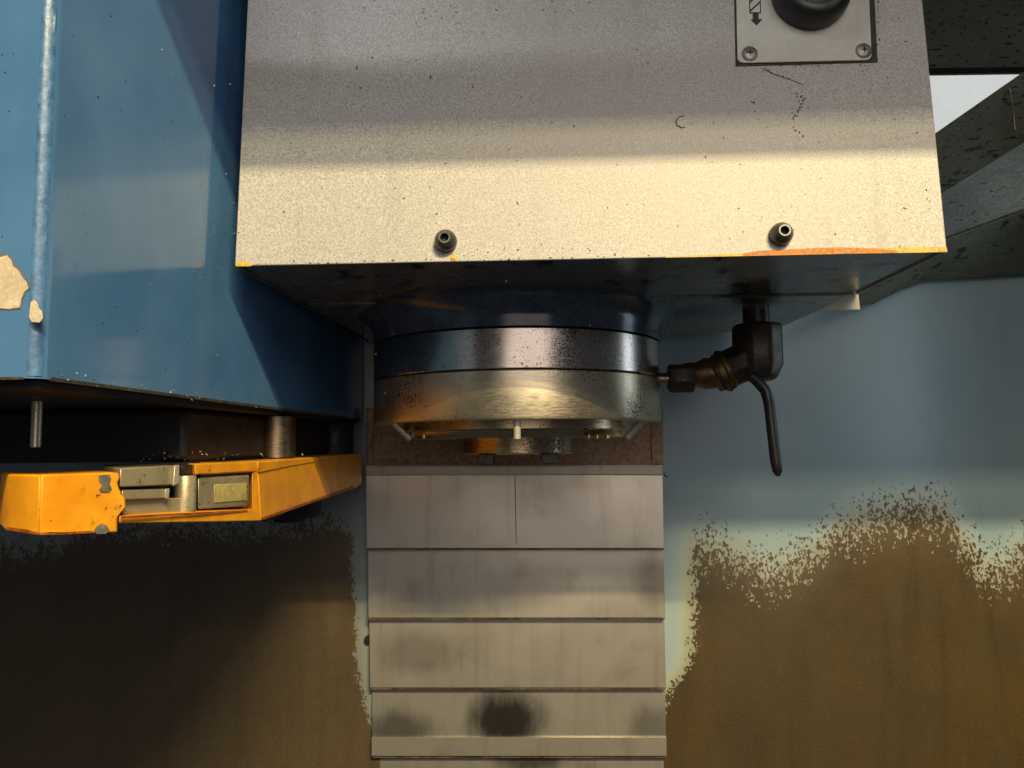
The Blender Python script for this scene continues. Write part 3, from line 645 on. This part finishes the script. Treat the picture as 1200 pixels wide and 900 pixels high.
pp = part('latch_plate', slab([A(232, 559.5, .003), A(292, 556.5, .0005), A(291.5, 593, .0005), A(232, 597, .003)], (-.006, .012, 0)), M['jaw'], ar, bevel=0.0010, label='steel latch plate with raised pad')
part('pad', slab([A(251, 568, .0012), A(289, 566, -.0007), A(288.5, 586.5, -.0007), A(251, 589.5, .0012)], (-.001, .002, 0)), M['sticker'], pp, bevel=0.0004)
# yellow body right of the gripper
part('top_rail', slab([A(228.5, 543.5), A(301, 541.5), A(301.5, 553), A(228.5, 556.5)], bk), M['yellow'], ar, bevel=0.0006)
part('end_post', slab([A(295.5, 553.4, .001), A(301.5, 553.2, 0), A(302, 597, 0), A(295.5, 597, .001)], (-.02, .03, 0)), M['yellow'], ar, bevel=0.0005)
part('bottom_rail', slab([A(140, 604.5, .001), A(236, 599, .001), A(303, 596.5, -.001), A(304.5, 610.5, -.001), A(236, 612, .001), A(140, 613.5, .001)], bk), M['yellow'], ar, bevel=0.0008)
part('wing', slab([A(301.8, 541, .0), A(345, 538), A(423.5, 531), A(424, 566), A(418, 571.5), A(306, 610.5, .002)], (-0.03, 0.012, 0)), M['yellow'], ar, bevel=0.0010, label='yellow tapering wing, half in shade')
part('wing_rib', slab([A(303, 541.3, -.0018), A(345, 538.2, -.0018), A(400, 533.6, -.0018), A(400, 536.5, -.0018), A(340, 546.5, -.0018), A(303, 554, -.0018)], (-0.0025, 0.003, 0)), M['yellow'], ar, bevel=0.0005)
def HP(y): return P(340, y, 0.82)
part('lower_hub', lathe([(0.034, HP(570).z), (0.034, HP(600).z), (0.030, HP(606).z), (0.018, HP(607).z), (0.017, HP(611).z), (0, HP(611).z)], (HP(590).x, 0.82, 0), n=40), M['black'], ar, smooth=True)
part('lower_bracket', slab([A(310, 600, .02), A(335, 592, .02), A(335, 602, .02), A(312, 612, .02)], (-.02, .02, 0)), M['black'], ar, bevel=0.001)

def arust(pts, off=-.0007): part('rust_line', slab([A(x, y, off) for x, y in pts], (-.0001, .0004, 0)), M['arm_rust'], ar)
arust([(8, 617.5), (30, 620.5), (46, 624.5), (60, 623.6), (80, 623.8), (108, 621.8), (108, 624.2), (80, 626), (46, 626.8), (7, 620.8)])
arust([(142, 605), (190, 602.4), (236, 600.2), (290, 597.6), (290, 599.4), (236, 603.2), (200, 604.6), (160, 607.2), (142, 608)], -.0014)
arust([(306, 607), (340, 595), (380, 581), (415, 569.5), (415, 571), (380, 583.6), (340, 598), (307, 609.5)], -.0006)
arust([(232, 554.5), (260, 553.6), (298, 551.2), (298, 552.8), (260, 555), (232, 556)], -.0007)

# ------------------------------------------------------------------ swarf sticking to the oily surfaces
random.seed(11)
bm = bmesh.new()
def flake(p, s):
    e = [Vector((random.uniform(-1, 1), random.uniform(-1, 1), random.uniform(-1, 1))).normalized() * s * random.uniform(.4, 1) for _ in range(3)]
    slab([p, p + e[0], p + e[0] + e[1] * .6, p + e[1]], e[2] * 0.25, bm)
for k in range(120):
    x = random.uniform(60, 400); y = random.uniform(20, 470)
    if random.random() < .45: x = random.uniform(225, 275); y = random.uniform(60, 330)
    if x > 285 and y < 330: continue
    flake(PX(x, y, XA + 0.0006), random.uniform(.0005, .0018))
for k in range(70):
    p = PX(random.uniform(60, 420), 450, XA + 0.0004); p.z = ha + random.uniform(-0.001, 0.004); flake(p, random.uniform(.0005, .0016))
for k in range(40):
    p = P(random.uniform(160, 360), random.uniform(528, 541), 0.495); flake(p, random.uniform(.0006, .002))
for k in range(90):
    p = PH(random.uniform(330, 800), random.uniform(325, 380), hb + 0.0008)
    if p.y < 0.62: flake(p, random.uniform(.0005, .0014))
for k in range(45):
    a = random.uniform(-2.6, -0.5); flake(Vector((SX + RS * 1.012 * math.cos(a), YS + RS * 1.012 * math.sin(a), h_joint + random.uniform(0.000, 0.004))), random.uniform(.0005, .0014))
for k in range(40):
    a = random.uniform(-3.1, -2.4); flake(Vector((SX + RS * 1.002 * math.cos(a), YS + RS * 1.002 * math.sin(a), random.uniform(h_bot, h_joint))), random.uniform(.0004, .0012))
so = part('metal_swarf', bm, M['chip'], None); so['kind'] = 'stuff'; so['label'] = 'tiny bright metal chips stuck to the oily surfaces'; so['category'] = 'swarf'
